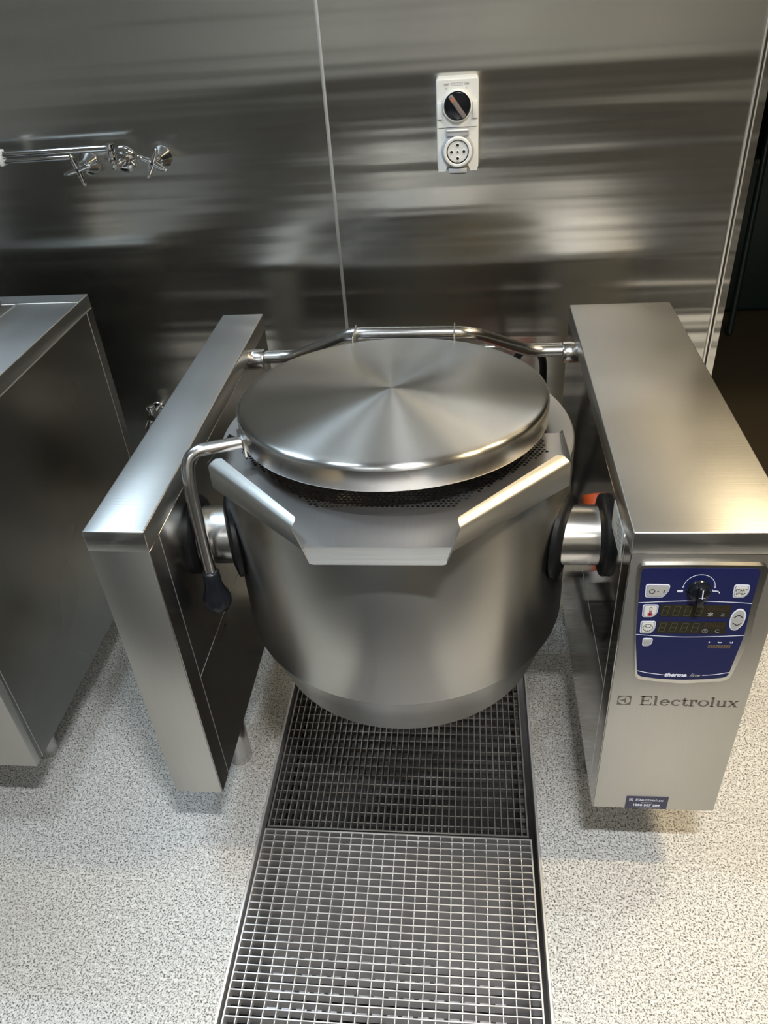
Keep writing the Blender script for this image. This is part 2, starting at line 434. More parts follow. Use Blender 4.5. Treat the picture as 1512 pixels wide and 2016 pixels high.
# trunnions
TY, TZ = 1.160, .742
def trunnion(s):
    xc = XL1 if s < 0 else XR0
    xo = KX + s*math.sqrt(R*R-(TY-KY)**2)
    t = MB().cyl((xc, TY, TZ), (xo-s*.02, TY, TZ), .0555, .0555, 64).build('trunnion', M_trun, K)
    def disc(c, n, r):
        prof = [(.050, -.010), (r-.006, -.0105), (r-.001, -.008), (r, 0), (r-.002, .003), (r-.010, .0055), (.056, .009), (.056, 0)]
        M = Matrix.Translation(c) @ Vector(n).to_track_quat('Z', 'Y').to_matrix().to_4x4()
        return MB().lathe(prof, M, 64)
    disc((xc-s*.007, TY, TZ), (-s, 0, 0), .0765).build('gasket', M_black, t)
    disc((xo+s*.002, TY-.004, TZ), (s, -.34, 0), .081).build('gasket', M_black, t)
trunnion(-1); trunnion(1)

# pouring tray: perforated plate, corner walls, lip
TZP = .9060
def mx(p): return (2*KX-p[0], p[1])
outline = [(-.250, .915), (-.4395, 1.092), (-.4395, 1.2480), (.1665, 1.2480), (.1665, 1.092), (-.023, .915)]
outline = [(x, y) for x, y in outline]
pit = .0082; hole_r = .0031
front_edge = [(-.405, 1.238), (-.4105, 1.183), (-.249, 1.0185), (-.0240, 1.0185), (.1375, 1.183), (.132, 1.238)]
def inside(p, poly):
    c = False; n = len(poly)
    for i in range(n):
        (x1, y1), (x2, y2) = poly[i], poly[(i+1) % n]
        if (y1 > p[1]) != (y2 > p[1]) and p[0] < (x2-x1)*(p[1]-y1)/(y2-y1)+x1: c = not c
    return c
holes = []
row = 0; y = 1.0215
while y < 1.235:
    x = KX-.28 + (pit/2 if row % 2 else 0)
    while x < KX+.28:
        if inside((x, y), front_edge) and math.hypot(x-KX, y-KY) > .115: holes.append((x, y))
        x += pit
    y += pit*.866; row += 1
NS = 8
verts = [Vector(p) for p in outline]; edges = [(i, (i+1) % len(outline)) for i in range(len(outline))]
for hx, hy in holes:
    k = len(verts)
    verts += [Vector((hx+hole_r*math.cos(2*PI*(i+.5)/NS), hy+hole_r*math.sin(2*PI*(i+.5)/NS))) for i in range(NS)]
    edges += [(k+i, k+(i+1) % NS) for i in range(NS)]
cv, ce, cf, ov, oe, of = geometry.delaunay_2d_cdt(verts, edges, [], 1, 1e-6)
grid = {}
for i, (hx, hy) in enumerate(holes): grid.setdefault((int(hx//pit), int(hy//pit)), []).append((hx, hy))
def in_hole(cx, cy):
    gx, gy = int(cx//pit), int(cy//pit)
    for a in (-1, 0, 1):
        for b_ in (-1, 0, 1):
            for hx, hy in grid.get((gx+a, gy+b_), ()):
                if (hx-cx)**2+(hy-cy)**2 < (hole_r*.9)**2: return True
    return False
tb = bmesh.new(); tv = [tb.verts.new((p.x, p.y, TZP)) for p in cv]
for fc in cf:
    c = sum((cv[i] for i in fc), Vector((0, 0)))/len(fc)
    if not in_hole(c.x, c.y):
        try: tb.faces.new([tv[i] for i in fc])
        except ValueError: pass
bmesh.ops.recalc_face_normals(tb, faces=tb.faces)
for fc in tb.faces:
    if fc.normal.z < 0: fc.normal_flip()
tray = thing('spill_tray', '', '', (KX, 1.09, TZP)); tray.parent = K; tray.location = Vector((KX, 1.09, TZP))-world_of(K)
for k_ in ('label', 'category'): del tray[k_]
pm = MB(); me = bpy.data.meshes.new('x'); 
ret = bmesh.ops.extrude_face_region(tb, geom=list(tb.faces))
for e_ in ret['geom']:
    if isinstance(e_, bmesh.types.BMVert): e_.co.z -= .0016
tb.to_mesh(me); tb.free(); pm.bm.from_mesh(me)
pm.build('perforated_plate', M_tray, tray, 30)
ZW = .950
def T(*a): return Vector(a)
for s in (-1, 1):
    def q(x, y_, z): return (KX+s*(x), y_, z)
    A0, A1 = (.3030, 1.092), (.1135, .919)                          # base line of the corner wall
    n_in = Vector((-(A1[1]-A0[1]), (A1[0]-A0[0])));  n_in.normalize()
    if n_in.y < 0: n_in = -n_in                                      # towards the vessel
    wd = MB()
    low0, low1 = q(A0[0], A0[1]-.003, .899), q(A1[0]+.0005, A1[1]-.004, .899)
    tip = q(.1040, .9035, .8825)
    top0, top1 = q(A0[0]-.001, A0[1]-.004, ZW-.008), q(.1255, .9135, ZW-.010)
    ct0, ct1 = q(A0[0]-.001-.003, A0[1]-.001, ZW-.004), q(.1245, .917, ZW-.005)
    i0 = q(A0[0]-.023, A0[1]+.009, ZW+.0005); i1 = q(.1235, .9345, ZW-.001); i2 = q(.1215, .9285, ZW-.001)
    i0b = q(A0[0]-.012, A0[1]+.008, ZW)
    wd.quads([[low0, low1, top1, top0], [low1, tip, top1], [top0, top1, ct1, ct0], [ct0, ct1, i2, i1, i0, i0b]], .0014)
    o = wd.build('corner_wall', M_front, tray, 50)
    sw = MB()
    xs = .3025
    sw.quads([[q(xs, 1.092, .9065), q(xs+.001, 1.092, ZW-.003), q(xs+.001, 1.226, .925), q(xs, 1.248, .9065)]], .0014)
    sw.build('side_wall', M_side, tray)
lp = MB()
lp.quads([[(KX-.1135, .9155, .9060), (KX+.1135, .9155, .9060), (KX+.1130, .9147, .9040), (KX-.1130, .9147, .9040)],
          [(KX-.1130, .9147, .9040), (KX+.1130, .9147, .9040), (KX+.1040, .9040, .8830), (KX-.1040, .9040, .8830)],
          [(KX-.1040, .9040, .8830), (KX+.1040, .9040, .8830), (KX+.0980, .9034, .8815), (KX-.0980, .9034, .8815)]], .0014)
lp.build('pouring_lip', M_top, tray, 30)

# lid, tilted a little towards the back
LC = Vector((KX-.0015, 1.281, .980)); tilt = -.063
LM = Matrix.Translation(LC) @ Matrix.Rotation(tilt, 4, 'X')
lr = .2835
prof = [(0, .0065)] + [(r_, .0065*(1-(r_/lr)**1.5)) for r_ in (.03, .06, .09, .12, .15, .18, .21, .235, .255, .268)] + \
       [(.2755, -.0002), (.2790, -.0014), (.2815, -.0035), (.2830, -.0066), (lr, -.0100)]
lb = MB().lathe(prof, None, 160)
lid_me = lb.build('lid', M_lid, K, 60)
lid_me.location = LC - world_of(K); lid_me.rotation_euler = (tilt, 0, 0)
lid_me.data.transform(Matrix.Translation(world_of(K)))              # the mesh was built round its own centre
def lid_part(mb, name, m, smooth=40):
    o = mb.build(name, m, None, smooth); o.parent = lid_me; o.location = (0, 0, 0); return o
lid_part(MB().lathe([(lr+.0001, -.0100), (lr+.0003, -.0440), (lr-.0008, -.0462), (lr-.004, -.0466), (lr-.004, -.044), (lr-.006, -.030), (0, -.028)], None, 160), 'lid_rim', M_rim, 50)
# lifting handle at the lid's side
HS = Vector((-.392, 1.1500, .9530))
hd = MB().tube([HS+Vector((.004, .0012, 0)), (-.4790, 1.1120, .9560), (-.4820, 1.0930, .9000), (-.4800, 1.0860, .700)], .0115, 20, bend=.042)
hnd = hd.build('lid_handle', M_tube, K)
kb = MB(); prof = [(0, 0), (.0125, 0), (.0160, .004), (.0168, .030), (.0195, .045), (.0245, .056), (.0272, .068), (.0270, .078), (.0235, .087), (.0195, .0895), (0, .090)]
kb.lathe(prof, Matrix.Translation((-.4800, 1.0860, .7130)) @ Matrix.Rotation(PI, 4, 'X'), 40)
kb.build('hand_grip', M_knob, hnd, 60)
br = MB()
dirh = Vector((HS.x-LC.x, HS.y-LC.y, 0)).normalized(); th = Vector((-dirh.y, dirh.x, 0))
Mb = Matrix.Translation(HS+dirh*.000) @ Matrix(((dirh.x, th.x, 0, 0), (dirh.y, th.y, 0, 0), (0, 0, 1, 0), (0, 0, 0, 1)))
br.box(-.004, .003, -.021, .021, -.020, .016, .0015, 2, Mb)
br.build('handle_bracket', M_tube, hnd)
# hinge bar across the back
HY, HZ = 1.700, .860
bar = MB().tube([(-.505, HY, HZ), (-.413, HY, HZ), (-.255, 1.600, .9580), (.006, 1.600, .9535), (.145, HY, HZ+.001), (.232, HY, HZ+.001)], .0140, 20, bend=.035)
hb = bar.build('hinge_bar', M_tube, K)
for x0, x1 in ((-.5205, -.4820), (.2160, .2495)):
    c = MB().cyl((x0, HY, HZ-.004), (x1, HY, HZ-.004), .0245, .0245, 40, .002)
    s = 1 if x0 < 0 else -1
    xm = x0+.016 if s > 0 else x1-.016
    c.cyl((xm-.001, HY, HZ-.004), (xm+.001, HY, HZ-.004), .0252, .0252, 40)
    c.build('hinge_collar', M_trun, hb)
for x in (-.243, -.028):
    MB().box(x-.0015, x+.0015, 1.545, 1.612, .930, .972, .0006, 1).build('hinge_bracket', M_front, hb)
MB().tube([(-.50, HY+.030, HZ-.002), (.235, HY+.030, HZ)], .0065, 12).build('spring_rod', M_tube, hb)

# maker's label on the mirror-like inner face
l_ = MB().box(XR0-.0008, XR0+.0002, 1.024, 1.116, .797, .851).build('rating_label', M_paper, CR)
pl = MB()
for i in range(7):
    z = .845-.007*i
    pl.box(XR0-.0011, XR0-.0007, 1.030, 1.030+random.uniform(.03, .075), z-.0010, z+.0010)
pl.build('rating_print', M_pgrey, CR)

# ------------------------------------------------------------------ control panel on the wide column
YF = Y0
def rounded(poly, r, n=5):
    out = []; m = len(poly)
    for i in range(m):
        a, c, d = Vector(poly[i-1]), Vector(poly[i]), Vector(poly[(i+1) % m])
        u, v_ = (a-c).normalized(), (d-c).normalized(); t = min(r, (a-c).length*.45, (d-c).length*.45)
        s0, s1 = c+u*t, c+v_*t
        for k in range(n+1):
            f_ = k/n; p = s0*(1-f_)**2+c*2*f_*(1-f_)+s1*f_*f_; out.append((p.x, p.y))
    return out
CP = MB().prism(rounded([(.2605, .8425), (.3500, .8435), (.4540, .8425), (.4530, .7400), (.4558, .6900), (.4410, .5880), (.3660, .5785), (.2860, .5870), (.2765, .6600), (.2690, .7400)], .014), YF+.0005, YF-.0080, 'y').build('control_panel', M_bezel, K)
YP = YF-.0080
blue_poly = rounded([(.2665, .8370), (.3348, .8378), (.4425, .8372), (.4427, .7653), (.4448, .6967), (.4369, .5972), (.4058, .5916), (.3644, .5882), (.3251, .5899), (.2884, .5961), (.2745, .6909), (.2695, .7691)], .010)
MB().prism(blue_poly, YP+.001, YP-.0006, 'y').build('blue_film', M_blue, CP)
YB = YP-.0006
def pr(poly, name, m, h=.0003, base=None, parent=CP): 
    return MB().prism(poly, (base or YB)+.0001, (base or YB)-h, 'y').build(name, m, parent)
def offset(poly, d):
    cx = sum(p[0] for p in poly)/len(poly); cz = sum(p[1] for p in poly)/len(poly)
    w_ = max(abs(p[0]-cx) for p in poly); h_ = max(abs(p[1]-cz) for p in poly)
    return [(cx+(p[0]-cx)*(1+d/w_), cz+(p[1]-cz)*(1+d/h_)) for p in poly]
def button(name, poly, face, rim, r=.003):
    p = rounded(poly, r)
    b = MB().prism(offset(p, .0018), YB+.0001, YB-.0006, 'y').build(name, M_ink, CP)
    MB().prism(offset(p, .0005), YB, YB-.0009, 'y').build('button_rim', rim, b)
    MB().prism(offset(p, -.0012), YB, YB-.0012, 'y').build('button_face', face, b)
    return b
YI = YB-.0012
def ring(cx, cz, r, wd, sx=1, n=28, a0=0, a1=360):
    return [(cx+sx*r*math.cos(rad(a0+(a1-a0)*i/n)), cz+r*math.sin(rad(a0+(a1-a0)*i/n))) for i in range(n+1)]
def pline(pts, wd, name, m, base, parent, h=.0002):
    return MB().strip(pts, wd, base+.0001, base-h).build(name, m, parent)
b1 = button('power_button', [(.2782, .8030), (.3122, .8026), (.3118, .7915), (.3052, .7795), (.2796, .7792)], M_btn, M_btnrim, .004)
s_ = MB().strip(ring(.2874, .7905, .0041, 0), .0012, YI+.0001, YI-.0002).strip(ring(.2964, .7905, .0006, 0, n=8), .0014, YI+.0001, YI-.0002).strip([(.3055, .7872), (.3055, .7942)], .0014, YI+.0001, YI-.0002)
s_.build('button_symbol', M_inkk, b1)
b2 = button('start_stop_button', [(.4108, .8030), (.4312, .8030), (.4318, .7875), (.4265, .7800), (.4125, .7800)], M_btnw, M_btnrim, .004)
text_mesh('button_text', 'START', .0060, (.4213, YI-.0002, .7925), M_inkk, b2, 1.0, 0, .01, 'CENTER')
text_mesh('button_text', 'STOP', .0060, (.4213, YI-.0002, .7852), M_inkk, b2, 1.0, 0, .01, 'CENTER')
b3 = button('temperature_button', [(.2790, .7600), (.3005, .7600), (.3005, .7450), (.2955, .7365), (.2805, .7362)], M_btnw, M_btnrim, .004)
MB().strip(ring(.2905, .7415, .0022, 0, n=12), .0044, YI+.0001, YI-.0002).strip([(.2905, .7430), (.2905, .7500)], .0018, YI+.0001, YI-.0003).build('button_symbol', M_red, b3)
MB().strip([(.2888, .7440), (.2888, .7560), (.2922, .7560), (.2922, .7440)], .0006, YI+.0001, YI-.0002).build('button_symbol', M_inkk, b3)
b4 = button('timer_button', [(.2800, .7238), (.3012, .7240), (.3012, .7085), (.2960, .6998), (.2815, .7000)], M_btnw, M_btnrim, .004)
cl = MB().strip(ring(.2910, .7118, .0078, 0), .0007, YI+.0001, YI-.0002).strip([(.2860, .7152), (.2910, .7115), (.2955, .7142)], .0010, YI+.0001, YI-.0002)
for a in range(0, 360, 30): cl.strip([(.2910+.0060*math.cos(rad(a)), .7118+.0060*math.sin(rad(a))), (.2910+.0072*math.cos(rad(a)), .7118+.0072*math.sin(rad(a)))], .0008, YI+.0001, YI-.0002)
cl.build('button_symbol', M_inkk, b4)
b5 = button('stirrer_button', [(.2880, .6855), (.3012, .6855), (.3008, .6755), (.2972, .6706), (.2888, .6708)], M_btn, M_btn, .003)
MB().strip(ring(.2915, .6780, .0020, 0, n=10), .0007, YI+.0001, YI-.0002).strip(ring(.2965, .6780, .0026, 0, n=12), .0007, YI+.0001, YI-.0002).build('button_symbol', M_btnrim, b5)
# arrow pad
ov_poly = [(.4249, .7540), (.4318, .7530), (.4368, .7460), (.4385, .7320), (.4365, .7190), (.4290, .7082), (.4225, .7095), (.4180, .7180), (.4166, .7320), (.4180, .7450)]
ob = MB().prism(offset(rounded(ov_poly, .006), .0010), YB+.0001, YB-.0006, 'y').build('arrow_pad', M_ink, CP)
MB().prism(offset(rounded(ov_poly, .006), -.0010), YB, YB-.0011, 'y').build('button_face', M_btn, ob)
YA = YB-.0011
MB().strip([(.4213, .7361), (.4275, .7425), (.4342, .7365)], .0016, YA+.0001, YA-.0002).build('button_symbol', M_inkk, ob)
MB().strip([(.4213, .7248), (.4285, .7190), (.4345, .7244)], .0016, YA+.0001, YA-.0002).build('button_symbol', M_inkk, ob)
MB().strip([(.4172, .7312), (.4380, .7312)], .0005, YA+.0001, YA-.0002).build('button_symbol', M_btnrim, ob)
# displays with unlit digits
def seven(cx, cz, s, mb, base):
    w_, h_ = .0046*s, .0048*s; t_ = .0006*s; k = .12
    P = lambda x, z: (cx+x+z*k, cz+z)
    segs = [((-w_, 2*h_), (w_, 2*h_)), ((-w_, 0), (w_, 0)), ((-w_, -2*h_), (w_, -2*h_)), ((-w_, .15*h_), (-w_, 1.85*h_)), ((w_, .15*h_), (w_, 1.85*h_)), ((-w_, -1.85*h_), (-w_, -.15*h_)), ((w_, -1.85*h_), (w_, -.15*h_))]
    for a, b_ in segs: mb.strip([P(*a), P(*b_)], t_*1.6, base+.0001, base-.0001)
for zc, name in ((.7492, 'temperature_display'), (.7126, 'timer_display')):
    d = pr([(.3050, zc+.0130), (.4128, zc+.0130), (.4142, zc-.0132), (.3062, zc-.0132)], name, M_disp, .0005)
    yd = YB-.0005
    g = MB()
    for i in range(4): seven(.3140+.0172*i, zc, .98, g, yd)
    g.build('digits', M_seg, d)
    g = MB()
    for i in range(5): seven(.3810+.0066*i, zc+.0062, .42, g, yd)
    g.build('digits', M_segr, d)
    g = MB()
    if zc > .73:
        for a in range(0, 180, 60): g.strip([(.3838-.0045*math.cos(rad(a+30)), .7425-.0045*math.sin(rad(a+30))), (.3838+.0045*math.cos(rad(a+30)), .7425+.0045*math.sin(rad(a+30)))], .0013, yd+.0001, yd-.0002)
        g.build('indicator_symbol', M_btn, d)
        g = MB()
        for i in range(3): g.strip([(.4010+.0018*i, .7405), (.4016+.0018*i, .7425), (.4010+.0018*i, .7445)], .0005, yd+.0001, yd-.0002)
        g.strip([(.4000, .7390), (.4060, .7390)], .0006, yd+.0001, yd-.0002)
        g.build('indicator_symbol', M_btnrim, d)
    else:
        g.strip(ring(.3815, .7055, .0042, 0), .0005, yd+.0001, yd-.0002).strip([(.3795, .7075), (.3815, .7052), (.3838, .7066)], .0005, yd+.0001, yd-.0002)
        g.strip([(.4040, .7086), (.3995, .7086), (.3975, .7060), (.3995, .7028), (.4040, .7028)], .0006, yd+.0001, yd-.0002)
        g.build('indicator_symbol', M_btnrim, d)
# printed lines
def smooth(pts, n=6):
    out = []
    P = [pts[0]]+list(pts)+[pts[-1]]
    for i in range(1, len(P)-2):
        for k in range(n):
            t = k/n; c = [0, 0]
            for a in (0, 1):
                p0, p1, p2, p3 = P[i-1][a], P[i][a], P[i+1][a], P[i+2][a]
                c[a] = .5*((2*p1)+(-p0+p2)*t+(2*p0-5*p1+4*p2-p3)*t*t+(-p0+3*p1-3*p2+p3)*t**3)
            out.append(tuple(c))
    return out+[pts[-1]]
for pts in ([(.2700, .7650), (.3157, .7688), (.3559, .7702), (.4052, .7685), (.4430, .7660)], [(.2745, .6950), (.3268, .6914), (.3579, .6908), (.4038, .6930), (.4444, .6965)],
            [(.2868, .6092), (.3070, .6040), (.3310, .6004)], [(.3950, .6008), (.4165, .6036), (.4375, .6093)]):
    MB().strip(smooth(pts), .0012, YB+.0001, YB-.0002).build('panel_line', M_ink, CP)
arc = MB().strip([(.3572+.0237*math.cos(rad(a)), .7995+.0250*math.sin(rad(a))) for a in range(-3, 184, 6)], .0009, YB+.0001, YB-.0002)
arc.prism([(.3318, .8000), (.3350, .8000), (.3333, .7968)], YB+.0001, YB-.0002).prism([(.3794, .8000), (.3826, .8000), (.3812, .7968)], YB+.0001, YB-.0002)
arc.prism([(.3258, .7928), (.3345, .7930), (.3342, .7885), (.3254, .7885)], YB+.0001, YB-.0002)
arc.strip([(.3782, .7942), (.3800, .7905), (.3852, .7905), (.3868, .7915), (.3893, .7885), (.3898, .7868)], .0014, YB+.0001, YB-.0002)
arc.strip([(.3782, .7942), (.3815, .7926), (.3868, .7915)], .0007, YB+.0001, YB-.0002)
arc.build('dial_marks', M_ink, CP)
# tilt knob
kx, kz = .3572, .7950
kn = MB().cyl((kx, YB, kz), (kx, YB-.004, kz), .0185, .0175, 40, .001).cyl((kx, YB-.003, kz), (kx, YB-.013, kz), .0165, .0150, 40, .0015)
kn.box(kx-.0050, kx+.0050, YB-.022, YB-.004, kz-.0195, kz+.0165, .002, 2)
KN = kn.build('tilt_knob', M_swk, CP)
MB().strip([(kx-.0006, kz+.0160), (kx+.0006, kz-.0010)], .0017, YB-.0219, YB-.0223).strip([(kx-.0040, kz+.0010), (kx+.0045, kz+.0010)], .0005, YB-.0219, YB-.0222).build('knob_pointer', M_ink, KN)
# pressure scale
lb_ = MB()
for i in range(9): lb_.box(.3925+.0040*i, .3958+.0040*i, YB-.0002, YB, .6662, .6742)
ps = lb_.build('pressure_scale', M_ledbar, CP)
text_mesh('scale_text', '0', .0040, (.3929, YB-.0002, .6781), M_ink, CP, 1.1, 0, .03, 'CENTER')
text_mesh('scale_text', 'bar', .0042, (.4095, YB-.0002, .6783), M_ink, CP, 1.1, 0, .03, 'CENTER')
text_mesh('scale_text', '1,5', .0042, (.4277, YB-.0002, .6783), M_ink, CP, 1.1, 0, .03, 'CENTER')
text_mesh('panel_wordmark', 'therma', .0112, (.3325, YB-.0002, .5972), M_ink, CP, 1.12, .25, .045)
text_mesh('panel_wordmark', 'line', .0112, (.3735, YB-.0002, .5972), M_btn, CP, 1.08, .45, -.004)

# etched wordmark, drawn letter by letter
def etched(x0, z0, H, W, y, m, parent, name='wordmark', h=.0002):
    """wide slab-serif Electrolux wordmark; W total width, H cap height"""
    e = MB(); u = W/8.75; st = u*.22; th = H*.11; xh = H*.68
    def rect(a, b_, c, d): e.prism([(x0+a, z0+c), (x0+b_, z0+c), (x0+b_, z0+d), (x0+a, z0+d)], y+.0001, y-h)
    def bowl(cx, rx, rz, a0=0, a1=360, n=36):
        outer = [(x0+cx+rx*math.cos(rad(a0+(a1-a0)*i/n)), z0+rz+rz*math.sin(rad(a0+(a1-a0)*i/n))) for i in range(n+1)]
        inner = [(x0+cx+(rx-st)*math.cos(rad(a0+(a1-a0)*i/n)), z0+rz+(rz-th*.8)*math.sin(rad(a0+(a1-a0)*i/n))) for i in range(n+1)]
        for i in range(n): e.prism([outer[i], outer[i+1], inner[i+1], inner[i]], y+.0001, y-h)
    x = 0
    rect(0, st*2.0, 0, th*.7); rect(st*.55, st*1.6, 0, H); rect(0, st*2.0, H-th*.7, H)          # E
    rect(st, u*1.08, 0, th); rect(st, u*1.02, H-th, H); rect(st, u*.80, H*.5-th*.5, H*.5+th*.5)
    rect(u*1.0, u*1.08, 0, H*.28); rect(u*.95, u*1.02, H*.74, H); rect(u*.74, u*.80, H*.36, H*.64)
    x = u*1.22; rect(x+st*.4, x+st*1.4, 0, H); rect(x, x+st*1.9, 0, th*.7); rect(x, x+st, H-th*.7, H)   # l
    x = u*1.80; bowl(x+u*.46, u*.46, xh/2, 0, 325); rect(x+st*.8, x+u*.90, xh*.48, xh*.48+th*.8)  # e
    x = u*2.82; bowl(x+u*.46, u*.46, xh/2, 42, 322)                                              # c
    rect(x+u*.62, x+u*.84, xh*.66, xh*.86)
    x = u*3.72; rect(x+st*.7, x+st*1.7, th, H*.88); rect(x, x+u*.60, xh-th*.8, xh); rect(x+st*1.2, x+u*.58, 0, th*1.0); rect(x+u*.52, x+u*.60, 0, th*2)  # t
    x = u*4.42; rect(x+st*.5, x+st*1.5, 0, xh); rect(x, x+st*2.2, 0, th*.7); rect(x, x+st, xh-th*.7, xh); rect(x+st*1.4, x+u*.66, xh-th*1.1, xh); rect(x+u*.50, x+u*.70, xh*.62, xh)  # r
    x = u*5.20; bowl(x+u*.50, u*.50, xh/2)                                                       # o
    x = u*6.28; rect(x+st*.4, x+st*1.4, 0, H); rect(x, x+st*1.9, 0, th*.7); rect(x, x+st, H-th*.7, H)   # l
    x = u*6.82; rect(x+st*.4, x+st*1.4, th, xh); rect(x, x+st, xh-th*.7, xh); rect(x+st*.8, x+u*.70, 0, th*1.1); rect(x+u*.64, x+u*.64+st, 0, xh); rect(x+u*.52, x+u*.70, xh-th*.7, xh); rect(x+u*.70, x+u*.95, 0, th*.7)  # u
    x = u*7.85
    e.prism([(x0+x+.0, z0+xh), (x0+x+st*1.3, z0+xh), (x0+x+u*.90, z0), (x0+x+u*.90-st*1.3, z0)], y+.0001, y-h)
    e.prism([(x0+x+.02*u, z0), (x0+x+st*.6, z0), (x0+x+u*.88, z0+xh), (x0+x+u*.88-st*.6, z0+xh)], y+.0001, y-h)
    for a in (0, .60): rect(x+a*u-.04*u, x+a*u+.34*u, 0, th*.6); rect(x+a*u-.04*u, x+a*u+.34*u, xh-th*.6, xh)
    return e.build(name, m, parent)
def emblem(x0, z0, s, y, dark, light, parent, h=.0002):
    e = MB(); c = (x0+s/2, z0+s/2); n = 40; ro = s*.44
    # square with a lens left open, and the pointed half star inside it
    sq = []
    for i in range(n):
        a = 2*PI*(i+.5)/n
        def edge(a):
            k = max(abs(math.cos(a)), abs(math.sin(a))); return (c[0]+s/2*math.cos(a)/k, c[1]+s/2*math.sin(a)/k)
        a0, a1 = 2*PI*i/n, 2*PI*(i+1)/n
        e.prism([(c[0]+ro*math.cos(a0), c[1]+ro*math.sin(a0)), edge(a0), edge(a1), (c[0]+ro*math.cos(a1), c[1]+ro*math.sin(a1))], y+.0001, y-h)
    e.prism([(x0+s*.10, c[1]), (c[0]-.02*s, c[1]+.10*s), (c[0]+.12*s, z0+s*.90), (c[0]+.12*s, z0+s*.10), (c[0]-.02*s, c[1]-.10*s)], y+.0001, y-h)
    return e.build('emblem', dark, parent)
emblem(.2645, .5110, .0238, YF+.0005, M_etch, None, K)
etched(.3035, .5110, .0240, .1680, YF+.0005, M_etch, K)
stk = MB().box(.3130, .3940, YF-.0002, YF+.0006, .2008, .2402).build('service_sticker', M_sticker, K)
emblem(.3190, .2262, .0070, YF-.0002, M_ink, None, stk)
etched(.3312, .2262, .0068, .0535, YF-.0002, M_ink, stk)
text_mesh('sticker_text', 'FOR SERVICE', .0038, (.3530, YF-.0004, .2195), M_btn, stk, 1.0, 0, 0, 'CENTER')
text_mesh('sticker_text', '1300 307 289', .0088, (.3535, YF-.0004, .2095), M_ink, stk, 1.08, 0, .03, 'CENTER')
MB().box(.3230, .3830, YF-.0004, YF-.0001, .2050, .2054).build('sticker_line', M_btn, stk)

# ------------------------------------------------------------------ stove cabinet on the left
CX1 = -.9600; CX0 = -1.86; CY0, CY1 = 1.008, 1.862; CT = .973
C = thing('cooking_cabinet', 'dark stainless cooking cabinet on round feet by the taps', 'cabinet', ((CX0+CX1)/2, 1.43, 0))
MB().box(CX0, CX1-.0025, CY0+.02, CY1, .200, .936, .001).build('body', M_cab, C)
wt = MB().box(CX0, CX1, CY0, CY1, .9375, CT, .0028, 3).build('worktop', M_top, C)
MB().box(CX0+.01, CX1-.001, 1.8025, 1.8045, CT-.001, CT+.0008, .0004, 1).build('joint_strip', M_edge, wt)
rc = MB(); rx0, rx1, ry0, ry1 = -1.70, -1.1215, 1.15, 1.8035
for a in ((rx0, rx1, ry0, ry0+.004), (rx0, rx1, ry1-.004, ry1), (rx0, rx0+.004, ry0, ry1), (rx1-.004, rx1, ry0, ry1)): rc.box(*a, CT-.001, CT+.0012, .0005, 1)
rc.build('hob_frame', M_edge, wt)
MB().box(rx0+.004, rx1-.004, ry0+.004, ry1-.004, CT-.001, CT+.0006).build('hob_plate', M_top, wt)
MB().box(CX1-.0025, CX1, 1.038, 1.826, .2015, .9360, .0008, 1).build('side_panel', M_cab, C)
MB().box(CX1-.0025, CX1, 1.828, CY1, .2015, .9360, .0006, 1).build('side_panel', M_cab, C)
MB().box(CX1-.0025, CX1, CY0+.020, 1.036, .2015, .9360, .0006, 1).build('side_panel', M_cab, C)
for ya, yb_, za, zb_ in ((1.0362, 1.0376, .2015, .936), (1.8262, 1.8278, .2015, .936), (CY0+.002, CY1-.001, .9361, .9375)):
    MB().box(CX1-.002, CX1+.0006, ya, yb_, za, zb_).build('joint_strip', M_edge, C)
for x0, x1 in ((CX0, -1.412), (-1.408, CX1)):
    d = MB().box(x0, x1, CY0, CY0+.020, .202, .935, .0020, 2).build('door', M_front, C)
    xh = x1-.04 if x0 < -1.5 else x0+.04
    MB().tube([(xh, CY0, .80), (xh, CY0-.03, .80), (xh, CY0-.03, .62), (xh, CY0, .62)], .006, 12, bend=.012).build('handle', M_tube, d)
for x in (-1.090, -1.74):
    for y in (1.200, 1.72):
        MB().cyl((x, y, .004), (x, y, .20), .0300, .0300, 28, .002).cyl((x, y, 0), (x, y, .005), .027, .027, 28).build('foot', M_tube, C)
# steel container standing on the hob; only its rear corner reaches into the frame
pot = thing('food_container', 'dark stainless food container standing on the cabinet hob', 'container', (-1.30, 1.70, CT))
zc = CT+.0018
MB().box(-1.440, -1.156, 1.500, 1.797, zc, zc+.200, .006, 3).build('container_body', M_cab, pot)
MB().box(-1.445, -1.151, 1.495, 1.802, zc+.200, zc+.206, .002, 2).build('container_rim', M_cab, pot)
MB().tube([(-1.298, 1.60, zc+.204), (-1.298, 1.60, zc+.235), (-1.298, 1.70, zc+.235), (-1.298, 1.70, zc+.204)], .005, 12, bend=.012).build('handle', M_tube, pot)

